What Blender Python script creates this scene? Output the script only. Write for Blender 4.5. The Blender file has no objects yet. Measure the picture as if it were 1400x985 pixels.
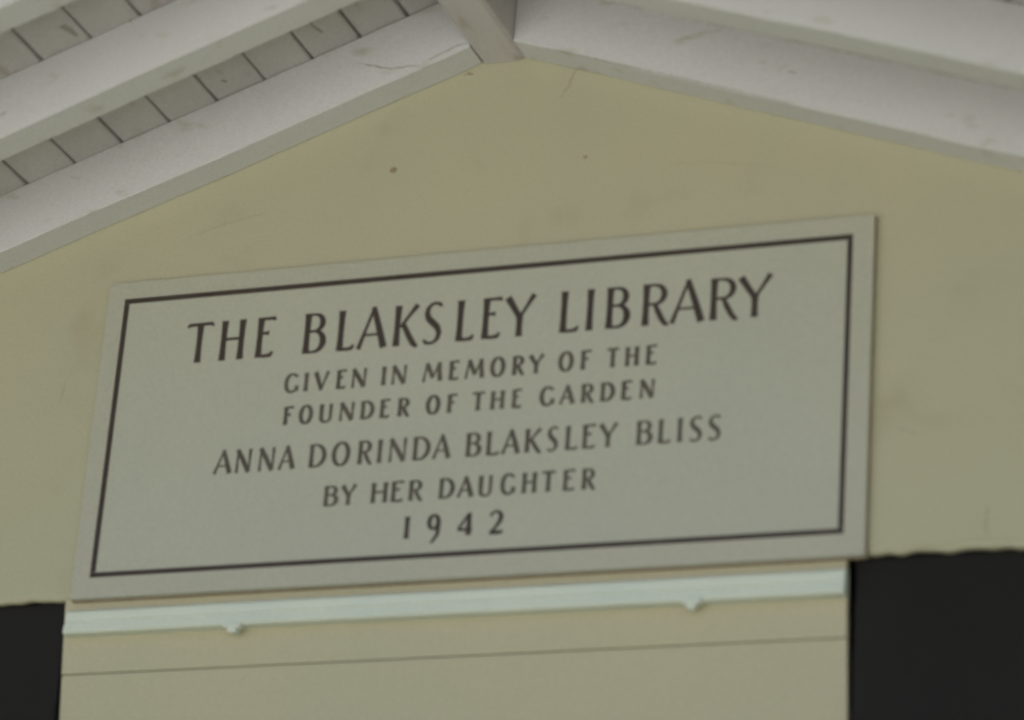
import bpy, bmesh, math, random
from mathutils import Vector, Matrix
random.seed(7)
sc = bpy.context.scene
COL = sc.collection
Z0 = 3.88                      # height of the middle of the plaque above the ground

# ---------------------------------------------------------------- camera
cam_d = bpy.data.cameras.new('camera')
cam = bpy.data.objects.new('camera', cam_d)
COL.objects.link(cam)
Rr = ((0.93789357, 0.33973577, 0.07025138), (-0.0747558, 0.39565377, -0.91535221), (-0.33877311, 0.85325125, 0.39647835))
m = Matrix(((Rr[0][0], -Rr[1][0], -Rr[2][0]), (Rr[0][1], -Rr[1][1], -Rr[2][1]), (Rr[0][2], -Rr[1][2], -Rr[2][2])))
cam.matrix_world = Matrix.Translation((2.11416783, -5.10762714, -2.28167082 + Z0)) @ m.to_4x4()
cam_d.sensor_width = 36.0
cam_d.lens = 36.0 * 4542.4724 / 1400
cam_d.clip_start = 0.05
cam_d.clip_end = 2000
cam_d.dof.use_dof = True
cam_d.dof.focus_distance = 6.9
cam_d.dof.aperture_fstop = 2.0
sc.camera = cam

# ---------------------------------------------------------------- sky, sun, exposure
SUN_EL, SUN_AZ = math.radians(62), math.radians(-25)     # high and behind the gable wall, which stands in shade
w = bpy.data.worlds.new('World')
sc.world = w
w.use_nodes = True
nt = w.node_tree
sky = nt.nodes.new('ShaderNodeTexSky')
sky.sky_type = 'NISHITA'
sky.sun_disc = False
sky.sun_elevation = SUN_EL
sky.sun_rotation = SUN_AZ
sky.dust_density = 4.0
sky.air_density = 1.0
sky.ozone_density = 1.0
bg = nt.nodes['Background']
bg.inputs['Strength'].default_value = 0.06
nt.links.new(sky.outputs['Color'], bg.inputs['Color'])
sd = bpy.data.lights.new('sun', 'SUN')
sd.energy = 4.5
sd.angle = math.radians(0.5)
sd.color = (1.0, 0.96, 0.89)
sun = bpy.data.objects.new('sun', sd)
COL.objects.link(sun)
dirv = Vector((math.sin(SUN_AZ) * math.cos(SUN_EL), math.cos(SUN_AZ) * math.cos(SUN_EL), math.sin(SUN_EL)))
sun.rotation_euler = dirv.to_track_quat('Z', 'Y').to_euler()
sun.location = (3, 6, 12)
sc.view_settings.view_transform = 'Standard'
sc.view_settings.look = 'None'
sc.view_settings.gamma = 1.0
sc.view_settings.exposure = 1.48

# ---------------------------------------------------------------- materials
def mat(name, col, col2=None, rough=0.7, mottle=2.0, amt=0.5, grain=0.09, grain_scale=260, bump=0.0006, bump_scale=60,
        dirt=None, dirt_scale=14, dirt_lo=0.66, dirt_hi=0.74, stretch=(1, 1, 1), spec=0.3):
    M = bpy.data.materials.new(name)
    M.use_nodes = True
    n, l = M.node_tree.nodes, M.node_tree.links
    b = n['Principled BSDF']
    b.inputs['Roughness'].default_value = rough
    b.inputs['Specular IOR Level'].default_value = spec
    tc = n.new('ShaderNodeTexCoord')
    mp = n.new('ShaderNodeMapping')
    mp.inputs['Scale'].default_value = stretch
    l.new(tc.outputs['Object'], mp.inputs['Vector'])
    def noise(scale, detail=4, src=mp):
        t = n.new('ShaderNodeTexNoise')
        t.inputs['Scale'].default_value = scale
        t.inputs['Detail'].default_value = detail
        l.new(src.outputs[0], t.inputs['Vector'])
        return t
    n1 = noise(mottle, 5)
    r = n.new('ShaderNodeMapRange')
    r.inputs['From Min'].default_value = 0.3
    r.inputs['From Max'].default_value = 0.7
    l.new(n1.outputs['Fac'], r.inputs['Value'])
    mx = n.new('ShaderNodeMix'); mx.data_type = 'RGBA'
    mx.inputs[6].default_value = (*col, 1)
    c2 = col2 or tuple(c * (1 - amt * 0.2) for c in col)
    mx.inputs[7].default_value = (*c2, 1)
    l.new(r.outputs['Result'], mx.inputs['Factor'])
    out = mx.outputs[2]
    # fine grain, multiplied
    n2 = noise(grain_scale, 2)
    r2 = n.new('ShaderNodeMapRange')
    r2.inputs['From Min'].default_value = 0.25
    r2.inputs['From Max'].default_value = 0.75
    r2.inputs['To Min'].default_value = 1 - grain
    r2.inputs['To Max'].default_value = 1 + grain
    l.new(n2.outputs['Fac'], r2.inputs['Value'])
    vm = n.new('ShaderNodeVectorMath'); vm.operation = 'SCALE'
    l.new(out, vm.inputs[0]); l.new(r2.outputs['Result'], vm.inputs['Scale'])
    out = vm.outputs[0]
    if dirt:
        n3 = noise(dirt_scale, 6)
        r3 = n.new('ShaderNodeMapRange')
        r3.inputs['From Min'].default_value = dirt_lo
        r3.inputs['From Max'].default_value = dirt_hi
        l.new(n3.outputs['Fac'], r3.inputs['Value'])
        m3 = n.new('ShaderNodeMix'); m3.data_type = 'RGBA'
        l.new(r3.outputs['Result'], m3.inputs['Factor'])
        l.new(out, m3.inputs[6])
        m3.inputs[7].default_value = (*dirt, 1)
        out = m3.outputs[2]
    l.new(out, b.inputs['Base Color'])
    if bump:
        n4 = noise(bump_scale, 6)
        bp = n.new('ShaderNodeBump')
        bp.inputs['Strength'].default_value = 1.0
        bp.inputs['Distance'].default_value = bump
        l.new(n4.outputs['Fac'], bp.inputs['Height'])
        l.new(bp.outputs['Normal'], b.inputs['Normal'])
    return M

M_PLASTER = mat('cream_plaster', (0.49, 0.460, 0.326), (0.458, 0.444, 0.322), 0.85, 3.4, grain=0.09, bump=0.003, bump_scale=13,
                dirt=(0.40, 0.35, 0.24), dirt_scale=7, dirt_lo=0.60, dirt_hi=0.90)
M_PANEL = mat('cream_painted_board', (0.515, 0.47, 0.33), (0.485, 0.455, 0.325), 0.6, 3.0, grain=0.09, bump=0.0006, bump_scale=30,
              dirt=(0.5, 0.40, 0.26), dirt_scale=7, dirt_lo=0.68, dirt_hi=0.85)
M_WHITE = mat('white_rafter_paint', (0.68, 0.675, 0.69), (0.645, 0.64, 0.655), 0.55, 3.0, grain=0.09, bump=0.0007, bump_scale=22,
              dirt=(0.47, 0.42, 0.34), dirt_scale=20, dirt_lo=0.62, dirt_hi=0.80, stretch=(0.6, 1, 1.6))
M_BOARD = mat('white_roof_board_paint', (0.61, 0.575, 0.585), (0.54, 0.505, 0.515), 0.6, 9.0, grain=0.10, bump=0.0008, bump_scale=30,
              dirt=(0.38, 0.33, 0.28), dirt_scale=18, dirt_lo=0.62, dirt_hi=0.80, stretch=(1.5, 0.5, 1))
M_TRIM = mat('white_moulding_paint', (0.71, 0.75, 0.655), (0.66, 0.71, 0.63), 0.35, 5.0, grain=0.08, bump=0.0004)
M_FRAME = mat('plaque_frame_paint', (0.47, 0.458, 0.378), (0.45, 0.443, 0.37), 0.5, 4.0, grain=0.09, bump=0.0004)
M_SLAB = mat('plaque_face_paint', (0.478, 0.475, 0.395), (0.455, 0.458, 0.385), 0.5, 3.0, grain=0.06, grain_scale=220, bump=0.0003)
M_INK = mat('dark_lettering_paint', (0.052, 0.038, 0.033), (0.068, 0.050, 0.044), 0.5, 9.0, grain=0.2, bump=0.0)
M_WORN = mat('worn_lettering_paint', (0.082, 0.072, 0.058), (0.125, 0.112, 0.09), 0.6, 16.0, grain=0.2, bump=0.0)
M_OPENING_SHADE = mat('opening_shade_black', (0.0155, 0.0137, 0.0132), (0.010, 0.0092, 0.009), 0.8, 2.0, bump=0.0004)  # near-black: the shade of the openings put into the colour
M_FELT = mat('roofing_felt', (0.22, 0.20, 0.19), None, 0.9, 6.0, bump=0.0006)
M_TILE = mat('brown_roof_shingle', (0.16, 0.10, 0.07), (0.12, 0.08, 0.06), 0.9, 6.0, bump=0.002)
M_GRIME_SHADOW = mat('brown_grime_and_shadow', (0.26, 0.20, 0.14), (0.34, 0.27, 0.2), 0.9, 30.0, bump=0.0006)  # grime on the wall; around the plaque it stands for shadow
M_CRACK = mat('faint_plaster_stain', (0.39, 0.35, 0.25), (0.43, 0.39, 0.28), 0.9, 40.0, bump=0.0006)
M_SCUFF = mat('brown_scuff', (0.34, 0.30, 0.27), (0.46, 0.42, 0.38), 0.9, 60.0, bump=0.0006)
M_GROUND = mat('pale_bounce_gravel', (0.48, 0.485, 0.455), (0.44, 0.445, 0.42), 0.95, 0.8, grain=0.25, grain_scale=60, bump=0.01, bump_scale=30)
M_DIM_GROUND = mat('dim_ground', (0.04, 0.05, 0.022), (0.055, 0.06, 0.03), 0.95, 0.8, grain=0.25, grain_scale=60, bump=0.01, bump_scale=30)  # unseen ground, kept dark to cut bounce onto the rafter undersides

# ---------------------------------------------------------------- helpers
def link(name, bm, material, parent=None, smooth=False):
    bmesh.ops.recalc_face_normals(bm, faces=bm.faces)
    me = bpy.data.meshes.new(name)
    bm.to_mesh(me); bm.free()
    me.materials.append(material)
    if smooth:
        for p in me.polygons: p.use_smooth = True
    o = bpy.data.objects.new(name, me)
    COL.objects.link(o)
    if parent: o.parent = parent
    return o

def empty(name, loc):
    o = bpy.data.objects.new(name, None)
    COL.objects.link(o)
    o.location = loc
    o.empty_display_size = 0.2
    return o

def box(bm, x0, x1, y0, y1, z0, z1, c=0.0):
    """box, with its long edges chamfered by c"""
    r = bmesh.ops.create_cube(bm, size=1.0)
    for v in r['verts']:
        v.co = Vector((x0 + (v.co.x + .5) * (x1 - x0), y0 + (v.co.y + .5) * (y1 - y0), z0 + (v.co.z + .5) * (z1 - z0)))
    if c:
        es = list({e for v in r['verts'] for e in v.link_edges})
        bmesh.ops.bevel(bm, geom=es, offset=c, segments=2, affect='EDGES', profile=0.5)

def loft(bm, rings, caps=True):
    """rings: equal-length closed loops of points"""
    vs = [[bm.verts.new(p) for p in ring] for ring in rings]
    n = len(rings[0])
    for a, b in zip(vs, vs[1:]):
        for i in range(n):
            bm.faces.new((a[i], a[(i + 1) % n], b[(i + 1) % n], b[i]))
    if caps:
        bm.faces.new(vs[0]); bm.faces.new(list(reversed(vs[-1])))

XR, ZR, K = 0.026, 0.7265, 0.3575          # apex of the rafters' undersides at the wall, slope
def roof_z(x, lift=0.0): return ZR + lift - K * abs(x - XR)
RH = 0.128                                  # vertical height of a rafter
T = 0.066                                   # rafter thickness
SP = 0.336                                  # rafter spacing
EAVE = 2.15
FRONT = -1.14

building = empty('library_building', (0, 0, 0))
building['label'] = 'cream plastered gable end of the library with white rafters and dark openings'
building['category'] = 'building'

# ---------------------------------------------------------------- ground
bm = bmesh.new()
g = bmesh.ops.create_grid(bm, x_segments=40, y_segments=40, size=400)
ground = link('ground', bm, M_DIM_GROUND)
ground['kind'] = 'structure'
ground['label'] = 'unseen ground around the library, toned dark to limit bounce light'
# added pale wedge, unseen, shaped to bounce sunlight onto the rafter faces
bm = bmesh.new()
pts = [(-5.2, -4.9), (-2.6, -4.6), (0, -4.5), (2.6, -4.6), (5.2, -4.9), (11, -13), (27, -33), (80, -95), (-80, -95), (-27, -33), (-11, -13)]
bm.faces.new([bm.verts.new((x, y, .004)) for x, y in pts])
bounce_ground = link('bounce_ground', bm, M_GROUND)
bounce_ground['kind'] = 'structure'
bounce_ground['label'] = 'added pale ground out of view, bouncing light onto the rafter faces'

# ---------------------------------------------------------------- wall (all coordinates below are relative to the plaque's middle)
ROOT = building
ROOT.location = (0, 0, 0)
def Zs(o):
    o.location.z += Z0
    return o

OPEN_TOP = -0.321
SX0, SX1 = -0.761, 0.7175       # sides of the shutter
OPX0, OPX1 = -1.45, 1.50
OPEN_BOT = -1.75
WT = 0.26
bm = bmesh.new()
# upper part: columns of faces with a worn lower edge rounded into the opening
xs = [OPX0 + (OPX1 - OPX0) * i / 300 for i in range(301)]
prof = []
a1, a2, a3 = 0.0, 0.0, 0.0
def rag(x):
    s = 0.0011 * math.sin(x * 37) + 0.0012 * math.sin(x * 83 + 1.0) + 0.0010 * math.sin(x * 151 + 2)
    if x > 0.78: s += 0.0009 * math.sin(x * 116 + 0.4) * min(1, (x - .78) * 12)
    for cx, d, wd in ((0.795, .0045, .016), (0.847, .005, .018), (0.91, -.002, .02), (0.945, .004, .03), (-0.86, .002, .03)):
        s += d * math.exp(-((x - cx) / wd) ** 2)
    return s
rows = []
for x in xs:
    zb = OPEN_TOP + rag(x)
    zt = roof_z(x, 0.115)
    rows.append([(x, .018, zt), (x, 0, zt), (x, 0, zb + 0.05), (x, 0.0, zb + .009), (x, .0025, zb + .0025), (x, .006, zb), (x, .018, zb + .001)])
loft(bm, rows)
# piers each side and the sill wall
def pier(x0, x1, z0, slope=True):
    za, zb_ = (roof_z(x0, .115), roof_z(x1, .115)) if slope else (OPEN_BOT, OPEN_BOT)
    a = [(x0, 0, z0), (x1, 0, z0), (x1, 0, zb_), (x0, 0, za)]
    b = [(x, WT, z) for x, _, z in a]
    loft(bm, [a, b])
pier(-2.0, OPX0, -Z0 - .02)
pier(OPX1, 2.05, -Z0 - .02)
pier(OPX0, OPX1, -Z0 - .02, False)
gable = link('gable_wall', bm, M_PLASTER, ROOT)

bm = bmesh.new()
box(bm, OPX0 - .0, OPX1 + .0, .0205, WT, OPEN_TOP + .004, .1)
link('lintel', bm, M_OPENING_SHADE, ROOT)  # soffit coloured near-black as part of the painted opening shade
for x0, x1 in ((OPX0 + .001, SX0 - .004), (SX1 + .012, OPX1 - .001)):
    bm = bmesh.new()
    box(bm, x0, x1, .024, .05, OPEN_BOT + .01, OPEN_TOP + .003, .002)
    link('opening_shade_panel', bm, M_OPENING_SHADE, ROOT)  # added sheet close behind the wall edge, coloured as the opening's darkness
# shallow near-black box standing in for the unlit depth behind the openings
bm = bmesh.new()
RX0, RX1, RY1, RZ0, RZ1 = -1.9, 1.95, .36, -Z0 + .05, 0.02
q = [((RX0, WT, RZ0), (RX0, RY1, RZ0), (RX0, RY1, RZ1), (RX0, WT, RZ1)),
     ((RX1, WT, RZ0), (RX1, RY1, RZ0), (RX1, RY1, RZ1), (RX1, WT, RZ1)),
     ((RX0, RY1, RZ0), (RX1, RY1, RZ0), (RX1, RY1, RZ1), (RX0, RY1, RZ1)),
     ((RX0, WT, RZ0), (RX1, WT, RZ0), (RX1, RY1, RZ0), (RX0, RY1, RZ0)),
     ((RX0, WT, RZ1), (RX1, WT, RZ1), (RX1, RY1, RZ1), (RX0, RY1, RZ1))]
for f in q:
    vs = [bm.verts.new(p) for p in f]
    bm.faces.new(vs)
link('opening_shade_lining', bm, M_OPENING_SHADE, ROOT)
bm = bmesh.new()
box(bm, -2.0, -1.92, WT, 3.4, -Z0 - .02, .05); box(bm, 1.97, 2.05, WT, 3.4, -Z0 - .02, .05); box(bm, -1.92, 1.97, 3.25, 3.4, -Z0 - .02, .05)
link('side_wall', bm, M_PLASTER, ROOT)

# ---------------------------------------------------------------- roof: deck, boards, rafters, ridge beam
bm = bmesh.new()
prof = []
for sgn in (-1, 1):
    for lift0, lift1 in ((RH + .026, RH + .075),):
        a = [(XR, y, 0) for y in (0,)]
def deck(bm, lift0, lift1, y0, y1, eave):
    ring = lambda y: [(XR - eave, y, roof_z(XR - eave, lift0)), (XR, y, ZR + lift0), (XR + eave, y, roof_z(XR + eave, lift0)),
                      (XR + eave, y, roof_z(XR + eave, lift1)), (XR, y, ZR + lift1), (XR - eave, y, roof_z(XR - eave, lift1))]
    loft(bm, [ring(y0), ring(y1)])
deck(bm, RH + .0235, RH + .035, FRONT, 3.5, EAVE)
roof = link('roof', bm, M_FELT, ROOT)
# shingle courses on top
bm = bmesh.new()
for sgn in (-1, 1):
    n = 15
    for k in range(n):
        d0, d1 = k * EAVE / n, (k + 1.12) * EAVE / n
        x0, x1 = XR + sgn * d0, XR + sgn * d1
        a = [(x0, FRONT - .02, ZR + RH + .036 - K * d0), (x1, FRONT - .02, ZR + RH + .046 - K * d1), (x1, FRONT - .02, ZR + RH + .062 - K * d1), (x0, FRONT - .02, ZR + RH + .042 - K * d0)]
        loft(bm, [a, [(x, 3.5, z) for x, _, z in a]])
link('shingle_courses', bm, M_TILE, roof)

# boards: 97 mm wide on plan, running from front to back, gaps of a few mm
seams_l = [-0.154, -0.248, -0.344, -0.439, -0.536, -0.632, -0.729, -0.825, -0.924]
while seams_l[-1] > -EAVE + .1: seams_l.append(seams_l[-1] - .0965)
def board(x0, x1, drop):
    th = .020
    bm = bmesh.new()
    c = .002
    def ring(y):
        pts = []
        for (x, l) in ((x0, c), (x0 + c * (1 if x1 > x0 else -1), 0), (x1 - c * (1 if x1 > x0 else -1), 0), (x1, c), (x1, th), (x0, th)):
            pts.append((x, y, roof_z(x, RH + .0025 + drop + l)))
        return pts
    loft(bm, [ring(FRONT), ring(-.4), ring(-.003)])
    link('roof_board', bm, M_BOARD, roof)
prev = XR - .002
for i, s in enumerate(seams_l):
    gap = random.choice((.0055, .007, .0085))
    board(prev, s + gap / 2, random.uniform(-.0012, .0006)); prev = s - gap / 2
prev = XR + .002
for i, s in enumerate(seams_l):
    gap = random.choice((.0055, .007, .0085))
    s = 2 * XR - s
    board(prev, s - gap / 2, random.uniform(-.0012, .0006)); prev = s + gap / 2

# rafters
BW0, BW1 = -0.0185, 0.0665                # ridge beam sides
def rafter(sgn, face, seed):
    rnd = random.Random(seed)
    bm = bmesh.new()
    c = .0012
    x_in = BW0 - .0015 if sgn < 0 else BW1 + .0015
    x_out = XR + sgn * (EAVE - .06)
    rings = []
    n = 46
    ph = [rnd.uniform(0, 6.28) for _ in range(4)]
    for i in range(n + 1):
        x = x_in + (x_out - x_in) * i / n
        wv = .0010 * math.sin(x * 5 + ph[0]) + .0007 * math.sin(x * 13 + ph[1]) + .0004 * math.sin(x * 31 + ph[3])
        wy = .0010 * math.sin(x * 7 + ph[2])
        b, t = roof_z(x, wv), roof_z(x, RH)
        f, k = face + wy, face + T
        rings.append([(x, f, b + c), (x, f + c, b), (x, k - c, b), (x, k, b + c), (x, k, t), (x, f, t)])
    loft(bm, rings)
    return link('rafter', bm, M_WHITE, ROOT)
faces = [-T - .0015 - SP * k for k in range(4)]
for k, f in enumerate(faces):
    for sgn in (-1, 1):
        rafter(sgn, f, 10 * k + sgn)

bm = bmesh.new()
c = .007
b0 = ZR - .018
ringb = lambda y: [(BW0, y, b0 + c), (BW0 + c, y, b0), (BW1 - c, y, b0), (BW1, y, b0 + c), (BW1, y, ZR + RH - .012), (XR, y, ZR + RH + .002), (BW0, y, ZR + RH - .012)]
loft(bm, [ringb(FRONT + .01), ringb(-.4), ringb(-.002)])
link('ridge_beam', bm, M_BOARD, ROOT)

# ---------------------------------------------------------------- shutter under the plaque: top hung, bottom swung slightly inwards
LEAN = math.radians(8.4)
SZT = -0.318
def sh(x, y, z):
    """from shutter coordinates (z down from the top edge, y out of its plane) to place"""
    d = SZT - z
    return (x, .004 + d * math.sin(LEAN) + y * math.cos(LEAN), SZT - d * math.cos(LEAN) + y * math.sin(LEAN))
def sbox(bm, x0, x1, y0, y1, z0, z1, c=0.002):
    n0 = len(bm.verts)
    box(bm, x0, x1, y0, y1, z0, z1, c)
    bm.verts.ensure_lookup_table()
    for v in bm.verts[n0:]: v.co = Vector(sh(*v.co))
bm = bmesh.new()
sbox(bm, SX0 + .01, SX1 - .01, .022, .05, -1.32, SZT - .004)
shutter = link('shutter', bm, M_PANEL, ROOT)
shutter['label'] = 'cream boarded shutter under the plaque'
edges = [SZT, -.4595, -.70, -.93, -1.16, -1.33]
for a, b in zip(edges, edges[1:]):
    bm = bmesh.new()
    sbox(bm, SX0 + random.uniform(0, .0006), SX1 - random.uniform(0, .0006), .0 + random.uniform(0, .0015), .0215, b + .0007, a - .0007, .0016)
    link('board', bm, M_PANEL, shutter)

# moulding: stepped profile, tilted face catching the sky
bm = bmesh.new()
P = [(0.004, -.3405), (-.006, -.3405), (-.020, -.3445), (-.024, -.350), (-.024, -.3655), (-.0205, -.3675), (-.0205, -.370), (-.026, -.372), (-.028, -.3865), (-.025, -.390), (0.004, -.390)]
def mring(x, d=0): return [(x, y + .016, z + d - .001) for y, z in P]
loft(bm, [mring(SX0 + .012), mring(-.3, .0006), mring(.2, -.0004), mring(SX1 + .002)])
mould = link('moulding', bm, M_TRIM, ROOT)
for cx in (-.407, .452):
    bm = bmesh.new()
    box(bm, cx - .0165, cx + .0165, -.017, .004, -.3975, -.3895, .0015)
    box(bm, cx - .009, cx + .009, -.015, .004, -.4055, -.396, .002)
    link('hinge', bm, M_TRIM, mould)

# ---------------------------------------------------------------- small marks on the wall
bm = bmesh.new()
bmesh.ops.create_icosphere(bm, subdivisions=2, radius=.0065)
for v in bm.verts: v.co = Vector((v.co.x * 1.1 - .182, v.co.y * .5, v.co.z + .503))
link('nail_head', bm, M_GRIME_SHADOW, ROOT)
bm = bmesh.new()
bmesh.ops.create_icosphere(bm, subdivisions=2, radius=.003)
for v in bm.verts: v.co = Vector((v.co.x * 1.3 + .2, v.co.y * .5, v.co.z + .49))
link('nail_head', bm, M_GRIME_SHADOW, ROOT)

def streak(pts, width, material, name, y=0.0, seed=0, surf=None):
    """a thin flake or crack that follows pts (x, z), lying on a vertical face at y or on surf(x, z)"""
    rnd = random.Random(seed)
    bm = bmesh.new()
    P2 = []
    for (a, b) in zip(pts, pts[1:]):
        n = max(2, int(math.hypot(b[0] - a[0], b[1] - a[1]) / .006))
        P2 += [(a[0] + (b[0] - a[0]) * i / n, a[1] + (b[1] - a[1]) * i / n) for i in range(n)]
    P2.append(pts[-1])
    rings = []
    N_ = len(P2)
    for i, (x, z) in enumerate(P2):
        a, b = P2[max(0, i - 1)], P2[min(N_ - 1, i + 1)]
        dx, dz = b[0] - a[0], b[1] - a[1]
        d = math.hypot(dx, dz) or 1
        k = width / 2 * (.25 + rnd.random() * .9) * min(1, .3 + 3 * min(i, N_ - 1 - i) / N_)
        ox = rnd.uniform(-.25, .25) * width
        x += -dz / d * ox; z += dx / d * ox
        rings.append([(x - dz / d * k, y - .0004, z + dx / d * k), (x + dz / d * k, y - .0004, z - dx / d * k),
                      (x + dz / d * k, y + .0006, z - dx / d * k), (x - dz / d * k, y + .0006, z + dx / d * k)])
    loft(bm, rings)
    if surf:
        for v in bm.verts: v.co = Vector(surf(*v.co))
    return link(name, bm, material, ROOT)
streak([(.176, .690), (.168, .672), (.158, .645), (.143, .618)], .006, M_CRACK, 'crack', seed=1)
streak([(-.056, .690), (-.046, .693), (-.036, .690)], .006, M_GRIME_SHADOW, 'stain', seed=2)
streak([(.795, -.093), (.815, -.099), (.840, -.108)], .0035, M_CRACK, 'crack', seed=3)
streak([(-.818, .125), (-.822, .095), (-.826, .075)], .003, M_CRACK, 'crack', seed=4)
streak([(.958, -.245), (.957, -.28), (.960, -.305)], .007, M_CRACK, 'stain', seed=5)
streak([(.80, -.309), (.88, -.311), (.95, -.305), (1.02, -.308)], .0022, M_CRACK, 'crack', seed=6)
streak([(-.60, .40), (-.52, .425), (-.43, .44)], .0018, M_CRACK, 'crack', seed=7)
streak([(.36, .46), (.45, .452), (.56, .432)], .0016, M_CRACK, 'crack', seed=8)
# scuffs on the rafters: a split on the left one near the ridge, flecks elsewhere
F1, F2 = faces[0], faces[1]
streak([(-.245, .702), (-.212, .693), (-.180, .682), (-.143, .683), (-.118, .6825)], .0035, M_SCUFF, 'scuff', y=F1 - .0012, seed=9)
streak([(-.100, .693), (-.07, .705), (-.045, .716), (-.024, .7185)], .0028, M_SCUFF, 'scuff', y=F1 - .0012, seed=10)
streak([(-.556, .645), (-.550, .647)], .0045, M_SCUFF, 'scuff', y=F2 - .0012, seed=11)
streak([(-.80, .478), (-.785, .486)], .003, M_SCUFF, 'scuff', y=F2 - .0012, seed=12)
streak([(.60, .585), (.62, .578)], .003, M_SCUFF, 'scuff', y=F1 - .0012, seed=13)
# a ragged dark caulk line along the back lower edge of the second right rafter
rr = lambda x: roof_z(x, .0022)
for k, (xa, xb) in enumerate(((.30, .47), (.49, .60), (.63, .86), (.89, 1.12))):
    streak([(xa + (xb - xa) * i / 5, rr(xa + (xb - xa) * i / 5)) for i in range(6)], .0055, M_SCUFF, 'grime_line', y=F2 + T + .0012, seed=20 + k)
streak([(.08, rr(.08)), (.3, rr(.3)), (.62, rr(.62))], .0028, M_SCUFF, 'grime_line', y=F1 + .0005, seed=30)
# a crooked split and knots on the roof boards: drawn on the boards' undersides
def on_roof(x, z):      # here z is how far in front of the wall the mark lies
    return (x, -z, roof_z(x, RH + .0012))
def roof_mark(pts, width, seed):
    rnd = random.Random(seed)
    bm = bmesh.new()
    rings = []
    for i, (x, y) in enumerate(pts):
        k = width * (.5 + rnd.random() * .6)
        rings.append([(x - k / 2, y, roof_z(x - k / 2, RH + .0008)), (x + k / 2, y, roof_z(x + k / 2, RH + .0008)), (x + k / 2, y, roof_z(x + k / 2, RH + .0034)), (x - k / 2, y, roof_z(x - k / 2, RH + .0034))])
    loft(bm, rings)
    link('split', bm, M_SCUFF, ROOT)
roof_mark([(-.286, -.305), (-.292, -.26), (-.301, -.20), (-.303, -.16), (-.297, -.13)], .0055, 1)
roof_mark([(-.655, -.47), (-.650, -.45), (-.647, -.425)], .010, 2)
roof_mark([(-.60, -.19), (-.597, -.178)], .009, 3)
roof_mark([(-.50, -.12), (-.497, -.11)], .007, 4)

# letters of the inscription: baseline and cap heights, then each letter's left and right
LINES = [
    (0.1311, 0.1259, 0.2149, 0.2096, [('T',-0.565,-0.510),('H',-0.494,-0.444),('E',-0.420,-0.383),('B',-0.324,-0.280),('L',-0.256,-0.220),('A',-0.215,-0.157),('K',-0.144,-0.095),('S',-0.085,-0.050),('L',-0.021,0.015),('E',0.029,0.066),('Y',0.073,0.130),('L',0.179,0.216),('I',0.229,0.242),('B',0.266,0.310),('R',0.334,0.385),('A',0.387,0.450),('R',0.460,0.513),('Y',0.512,0.573),]),
    (0.0532, 0.0519, 0.0934, 0.0908, [('G',-0.354,-0.325),('I',-0.314,-0.304),('V',-0.293,-0.264),('E',-0.249,-0.229),('N',-0.218,-0.190),('I',-0.160,-0.150),('N',-0.139,-0.111),('M',-0.078,-0.041),('E',-0.028,-0.008),('M',0.004,0.040),('O',0.051,0.082),('R',0.094,0.118),('Y',0.126,0.154),('O',0.181,0.212),('F',0.224,0.244),('T',0.273,0.296),('H',0.307,0.334),('E',0.346,0.367),]),
    (-0.0104, -0.0131, 0.0274, 0.0256, [('F',-0.348,-0.328),('O',-0.318,-0.288),('U',-0.277,-0.249),('N',-0.236,-0.208),('D',-0.195,-0.168),('E',-0.157,-0.137),('R',-0.122,-0.098),('O',-0.068,-0.038),('F',-0.026,-0.007),('T',0.022,0.046),('H',0.057,0.085),('E',0.098,0.117),('G',0.150,0.178),('A',0.189,0.217),('R',0.229,0.254),('D',0.265,0.292),('E',0.304,0.324),('N',0.339,0.365),]),
    (-0.0985, -0.1014, -0.0531, -0.0509, [('A',-0.478,-0.442),('N',-0.434,-0.404),('N',-0.388,-0.357),('A',-0.348,-0.316),('D',-0.288,-0.254),('O',-0.244,-0.206),('R',-0.192,-0.163),('I',-0.154,-0.144),('N',-0.131,-0.098),('D',-0.085,-0.051),('A',-0.046,-0.012),('B',0.017,0.046),('L',0.056,0.082),('A',0.086,0.120),('K',0.129,0.161),('S',0.172,0.191),('L',0.205,0.230),('E',0.237,0.262),('Y',0.268,0.302),('B',0.337,0.366),('L',0.377,0.401),('I',0.412,0.422),('S',0.435,0.457),('S',0.469,0.491),]),
    (-0.1764, -0.1784, -0.1349, -0.1371, [('B',-0.251,-0.223),('Y',-0.217,-0.188),('H',-0.159,-0.126),('E',-0.120,-0.095),('R',-0.086,-0.058),('D',-0.028,0.002),('A',0.008,0.038),('U',0.047,0.075),('G',0.088,0.116),('H',0.129,0.158),('T',0.166,0.192),('E',0.206,0.229),('R',0.241,0.267),]),
    (-0.2490, -0.2501, -0.2053, -0.2049, [('1',-0.089,-0.077),('9',-0.046,-0.017),('4',0.013,0.042),('2',0.073,0.100),]),
]

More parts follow.
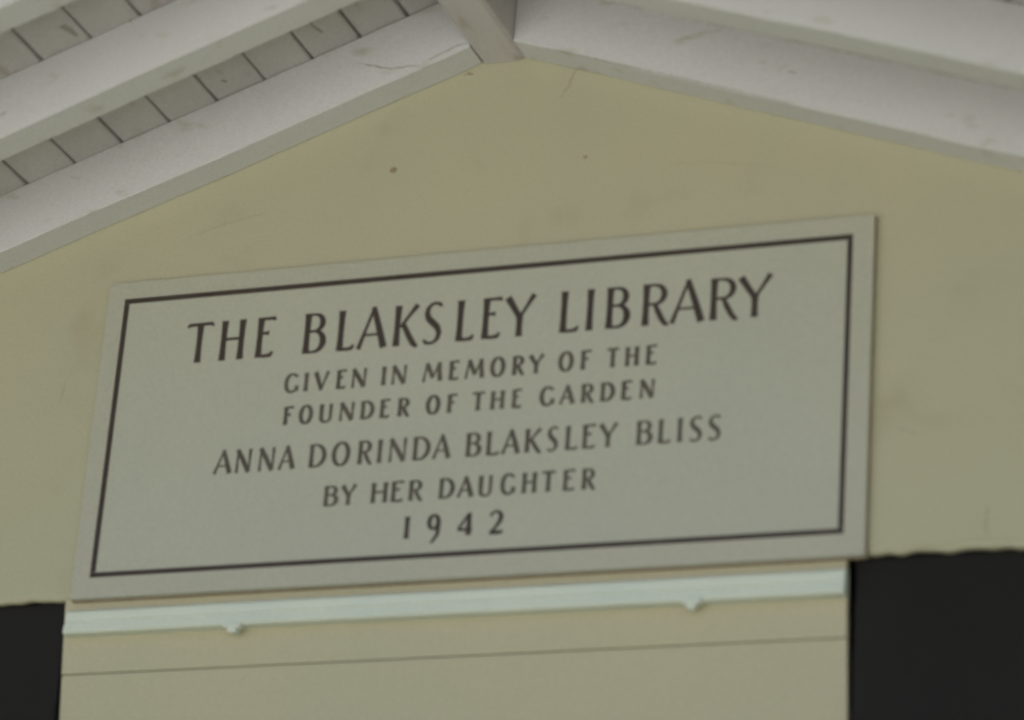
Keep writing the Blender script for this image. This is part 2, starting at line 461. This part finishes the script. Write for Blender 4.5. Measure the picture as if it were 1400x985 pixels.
# ---------------------------------------------------------------- plaque
plaque = empty('memorial_plaque', (0.0075, 0, -.0095))
plaque['label'] = 'large cream inscribed plaque with thin dark border, on the wall below the gable'
plaque['category'] = 'plaque'
PF = -.018                                  # front of the frame
PX0, PX1, PZ0, PZ1 = -.7395, .7545, -.3275, .3085
IX0, IX1, IZ0, IZ1 = -.7045, .7175, -.2875, .2745
BWD = .0104
def pl(name, bm, material, label=None):
    o = link(name, bm, material, plaque)
    o.location = (-.0075, 0, .0095)
    if label: o['label'] = label
    return o
bm = bmesh.new(); box(bm, IX0 + .001, IX1 - .001, PF + .0018, -.0066, IZ0 + .001, IZ1 - .001)
pl('slab', bm, M_SLAB)
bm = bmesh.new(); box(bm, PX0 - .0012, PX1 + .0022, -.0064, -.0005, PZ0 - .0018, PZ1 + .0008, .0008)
pl('shadow_rim', bm, M_GRIME_SHADOW)  # brown rim past the frame: side shadow put into colour, plus caulk line
def mitre(pts):
    bm = bmesh.new()
    c = .0018
    a = [(x, PF, z) for x, z in pts]
    b = [(x, -.0065, z) for x, z in pts]
    loft(bm, [b, a])
    return bm
e = .0001
for pts in (((PX0, PZ1), (PX1, PZ1), (IX1, IZ1 + e), (IX0, IZ1 + e)), ((PX0, PZ0), (IX0, IZ0 - e), (IX1, IZ0 - e), (PX1, PZ0)),
            ((PX0, PZ0 + e), (PX0, PZ1 - e), (IX0 - e, IZ1), (IX0 - e, IZ0)), ((PX1, PZ0 + e), (IX1 + e, IZ0), (IX1 + e, IZ1), (PX1, PZ1 - e))):
    pl('frame_member', mitre(pts), M_FRAME)
# dark border line: four strips lying just proud of the slab
for (x0, x1, z0, z1) in ((IX0, IX1, IZ1 - BWD, IZ1), (IX0, IX1, IZ0, IZ0 + BWD), (IX0, IX0 + BWD, IZ0 + BWD + e, IZ1 - BWD - e), (IX1 - BWD, IX1, IZ0 + BWD + e, IZ1 - BWD - e)):
    bm = bmesh.new(); box(bm, x0 + .0004, x1 - .0004, PF + .0006, PF + .003, z0 + .0004, z1 - .0004)
    pl('border_line', bm, M_INK)
for cx in (-.667, .663):
    bm = bmesh.new()
    box(bm, cx - .015, cx + .015, -.012, -.001, PZ1 - .001, PZ1 + .0055, .0015)
    box(bm, cx - .006, cx + .006, -.0145, -.010, PZ1 + .0005, PZ1 + .0045, .001)
    pl('clip', bm, M_FRAME)

# glyphs: strokes as (points, widths); x in 0..1 of the letter's own width, z in 0..1 of the cap height,
# stroke widths: 1 = heavy stem, below 1 = hairline
def arc(cx, cz, rx, rz, a0, a1, n=12):
    return [(cx + rx * math.cos(math.radians(a0 + (a1 - a0) * i / n)), cz + rz * math.sin(math.radians(a0 + (a1 - a0) * i / n))) for i in range(n + 1)]
STEM = [1.12, .95, .9, .95, 1.12]
def stem(x, z0=0, z1=1, x2=None, w=1.0):
    x2 = x if x2 is None else x2
    return ([(x + (x2 - x) * t, z0 + (z1 - z0) * t) for t in (0, .25, .5, .75, 1)], [s * w for s in STEM])
def bar(x0, x1, z, z2=None, w=.55, tip=.8):
    z2 = z if z2 is None else z2
    return ([(x0, z), ((x0 + x1) / 2, (z + z2) / 2), (x1, z2)], [w, w, tip])
def cw(pts, cx, thick=1.0, thin=.5):
    """stroke widths that swell where the curve runs upright"""
    ws = []
    for i in range(len(pts)):
        a, b = pts[max(0, i - 1)], pts[min(len(pts) - 1, i + 1)]
        dx, dz = abs(b[0] - a[0]) * .6, abs(b[1] - a[1])
        ws.append(thin + (thick - thin) * (dz / (math.hypot(dx, dz) + 1e-9)) ** 1.5)
    return (pts, ws)
L_ = .0
def G(ch, s):
    """s: half a stem width as a share of the letter width"""
    l, r = s, 1 - s
    if ch == 'I': return [stem(.5)]
    if ch == '1': return [stem(.5)]
    if ch == 'T': return [stem(.5, 0, .97), ([(0, .90), (.06, .955), (.5, .965), (.94, .965), (1, .90)], [.35, .6, .5, .6, .35])]
    if ch == 'H': return [stem(l), stem(r), bar(l, r, .53, w=.45, tip=.45)]
    if ch == 'E': return [stem(l), ([(l, .965), (.6, .965), (.93, .965), (.98, .91)], [.5, .5, .65, .4]), bar(l, .68, .60, w=.45, tip=.75), ([(l, .035), (.55, .03), (.85, .045), (.97, .13)], [.5, .55, .7, .4])]
    if ch == 'F': return [stem(l), ([(l, .965), (.6, .965), (.93, .965), (.98, .90)], [.5, .5, .7, .4]), bar(l, .74, .56, w=.45, tip=.8)]
    if ch == 'L': return [stem(l), ([(l, .03), (.6, .03), (.85, .045), (.98, .13)], [.5, .55, .7, .4])]
    if ch == 'B':
        u = [(l, .965), (.45, .965)] + arc(.48, .755, .36, .21, 90, -90, 10) + [(l, .545)]
        d = [(l, .545), (.45, .545)] + arc(.50, .287, .42, .257, 90, -90, 10) + [(l, .03)]
        return [stem(l), cw(u, 0, .95, .42), cw(d, 0, 1.05, .42)]
    if ch == 'R':
        u = [(l, .965), (.42, .965)] + arc(.44, .735, .36, .23, 90, -90, 10) + [(l, .505)]
        return [stem(l), cw(u, 0, .95, .42), ([(.46, .50), (.58, .33), (.74, .13), (.88, .01), (1.0, -.02)], [.6, .85, .85, .75, .4])]
    if ch == 'P':
        return [stem(l)]
    if ch == 'D':
        u = [(l, .965), (.30, .965)] + arc(.34, .497, .56, .467, 90, -90, 16) + [(l, .03)]
        return [stem(l), cw(u, 0, 1.0, .42)]
    if ch == 'A': return [([(.045, 0), (.27, .5), (.5, 1.0)], [.75, .5, .5]), ([(.48, 1.03), (.72, .5), (.93, 0)], [.8, 1.0, 1.12]), bar(.22, .78, .34, w=.38, tip=.38)]
    if ch == 'V': return [([(.06, 1.0), (.3, .5), (.53, 0)], [1.1, 1.0, .8]), ([(.95, 1.0), (.72, .5), (.52, .0)], [.75, .5, .5])]
    if ch == 'K': return [stem(l), ([(.27, .46), (.6, .74), (.92, .99)], [.5, .55, .85]), ([(.36, .55), (.62, .25), (.84, .03), (1.0, -.05)], [.75, .9, .9, .5])]
    if ch == 'Y': return [([(.05, .97), (.27, .72), (.5, .46)], [1.1, .95, .9]), ([(.96, 1.0), (.75, .75), (.52, .48)], [.85, .55, .5]), stem(.5, 0, .5)]
    if ch == 'S':
        pts = [(.96, .90), (.84, .965), (.62, .99), (.38, .97), (.19, .88), (.13, .75), (.24, .62), (.5, .51), (.78, .39), (.9, .25), (.82, .11), (.6, .02), (.36, .005), (.16, .03), (.02, .10)]
        ws = [.45, .6, .5, .5, .7, .85, 1.0, 1.05, 1.0, .85, .7, .5, .5, .6, .45]
        return [(pts, ws)]
    if ch == 'O': return [cw(arc(.5, .5, .5 - s, .485, 90, 450, 28), 0, 1.0, .45)]
    if ch == 'G':
        pts = [(.97, .84)] + arc(.56, .5, .56 - s, .485, 62, 305, 22) + [(.93, .09), (.93, .36)]
        g = cw(pts, 0, 1.0, .48); g[1][0] = .7; g[1][-1] = 1.0; g[1][-2] = .9
        return [g]
    if ch == 'U':
        pts = [(l, 1), (l, .75), (l, .45), (l + .01, .27)] + arc(.5, .24, .5 - s, .235, 185, 355, 12)[1:] + [(r, .45), (r, 1)]
        g = cw(pts, 0, 1.0, .5); n = len(g[1])
        for i in range(n):
            if i > n * .6: g[1][i] *= .72
        g[1][-1] = .85; g[1][0] = 1.1
        return [g]
    if ch == 'N': return [([(.08, -.01), (.09, .5), (.09, .98)], [.7, .5, .5]), ([(.05, 1.0), (.5, .5), (.9, 0)], [1.0, 1.05, 1.0]), ([(.93, .02), (.93, .5), (.94, 1.0)], [.5, .5, .75])]
    if ch == 'M': return [([(.03, -.01), (.11, .5), (.19, .97)], [.65, .48, .5]), ([(.18, 1.0), (.35, .6), (.52, .18)], [.9, 1.0, .75]), ([(.84, .97), (.68, .57), (.52, .18)], [.5, .5, .55]), ([(.84, 1.0), (.88, .5), (.94, 0)], [.95, .95, 1.1])]
    if ch == '9':
        lo = arc(.48, .68, .48 - s, .31, 0, 360, 20)
        return [cw(lo, 0, .95, .5), ([(.97 - s, .66), (.95 - s, .42), (.78, .12), (.50, -.16), (.36, -.27)], [.95, .95, .8, .6, .45])]
    if ch == '4': return [([(.76, 0), (.77, .5), (.78, 1.0)], [1.15, 1.0, .8]), ([(.74, .98), (.4, .62), (.05, .27)], [.5, .55, .55]), bar(.03, 1.0, .26, w=.6, tip=.7)]
    if ch == '2': return [([(.08, .78), (.17, .91), (.38, .985), (.62, .97), (.80, .86), (.84, .70), (.72, .50), (.42, .24), (.08, .05)], [.6, .55, .5, .65, .9, 1.0, .85, .6, .5]),
                          ([(.05, .045), (.5, .04), (.88, .05), (1.0, .12)], [.8, .85, .8, .45])]
    raise KeyError(ch)

def add_letter(bm, ch, x0, x1, z0, h, sw, lift):
    wdt = x1 - x0
    for pts, ws in G(ch, min(.5, sw / 2 / wdt)):
        P2 = [(x0 + p[0] * wdt, z0 + p[1] * h) for p in pts]
        n = len(P2)
        closed = n > 20 and math.hypot(P2[0][0] - P2[-1][0], P2[0][1] - P2[-1][1]) < 1e-6
        Lf, Rt = [], []
        for i in range(n):
            if closed:
                a, b = P2[(i - 1) % (n - 1)], P2[(i + 1) % (n - 1)]
            else:
                a, b = P2[max(0, i - 1)], P2[min(n - 1, i + 1)]
            dx, dz = b[0] - a[0], b[1] - a[1]
            d = math.hypot(dx, dz) or 1
            k = ws[i] * sw / 2
            Lf.append((P2[i][0] - dz / d * k, P2[i][1] + dx / d * k)); Rt.append((P2[i][0] + dz / d * k, P2[i][1] - dx / d * k))
        yf, yb = PF + .0012 - lift, PF + .0026
        rings = [[(a[0], yf, a[1]), (b[0], yf, b[1]), (b[0], yb, b[1]), (a[0], yb, a[1])] for a, b in zip(Lf, Rt)]
        loft(bm, rings, caps=not closed)
        lift += .00006

WORDS = ['THE BLAKSLEY LIBRARY', 'GIVEN IN MEMORY OF THE', 'FOUNDER OF THE GARDEN', 'ANNA DORINDA BLAKSLEY BLISS', 'BY HER DAUGHTER', '1942']
for li, (b0_, b1_, t0, t1, gs) in enumerate(LINES):
    line = empty('inscription_line', (-.0075, 0, .0095))
    line.parent = plaque
    line['label'] = 'line of dark capitals reading ' + WORDS[li]
    xa, xb = gs[0][1], gs[-1][2]
    big = li == 0
    sw = (.0125, .0085, .0085, .0087, .0086, .0092)[li]
    for i, (ch, x0, x1) in enumerate(gs):
        t = ((x0 + x1) / 2 - xa) / (xb - xa)
        zb = (b0_ + b1_) / 2 + .0015
        h = (t0 + t1) / 2 - zb - .001
        if ch in 'I1':
            m_ = (x0 + x1) / 2; x0, x1 = m_ - sw / 2, m_ + sw / 2
        bm = bmesh.new()
        add_letter(bm, ch, x0 + .0006, x1 - .0006, zb, h, sw, .0)
        link('letter', bm, M_INK if big or li == 5 else M_WORN, line)

# ---------------------------------------------------------------- lift everything from plaque height to its place above the ground
for o in (building, plaque):
    o.location.z += Z0
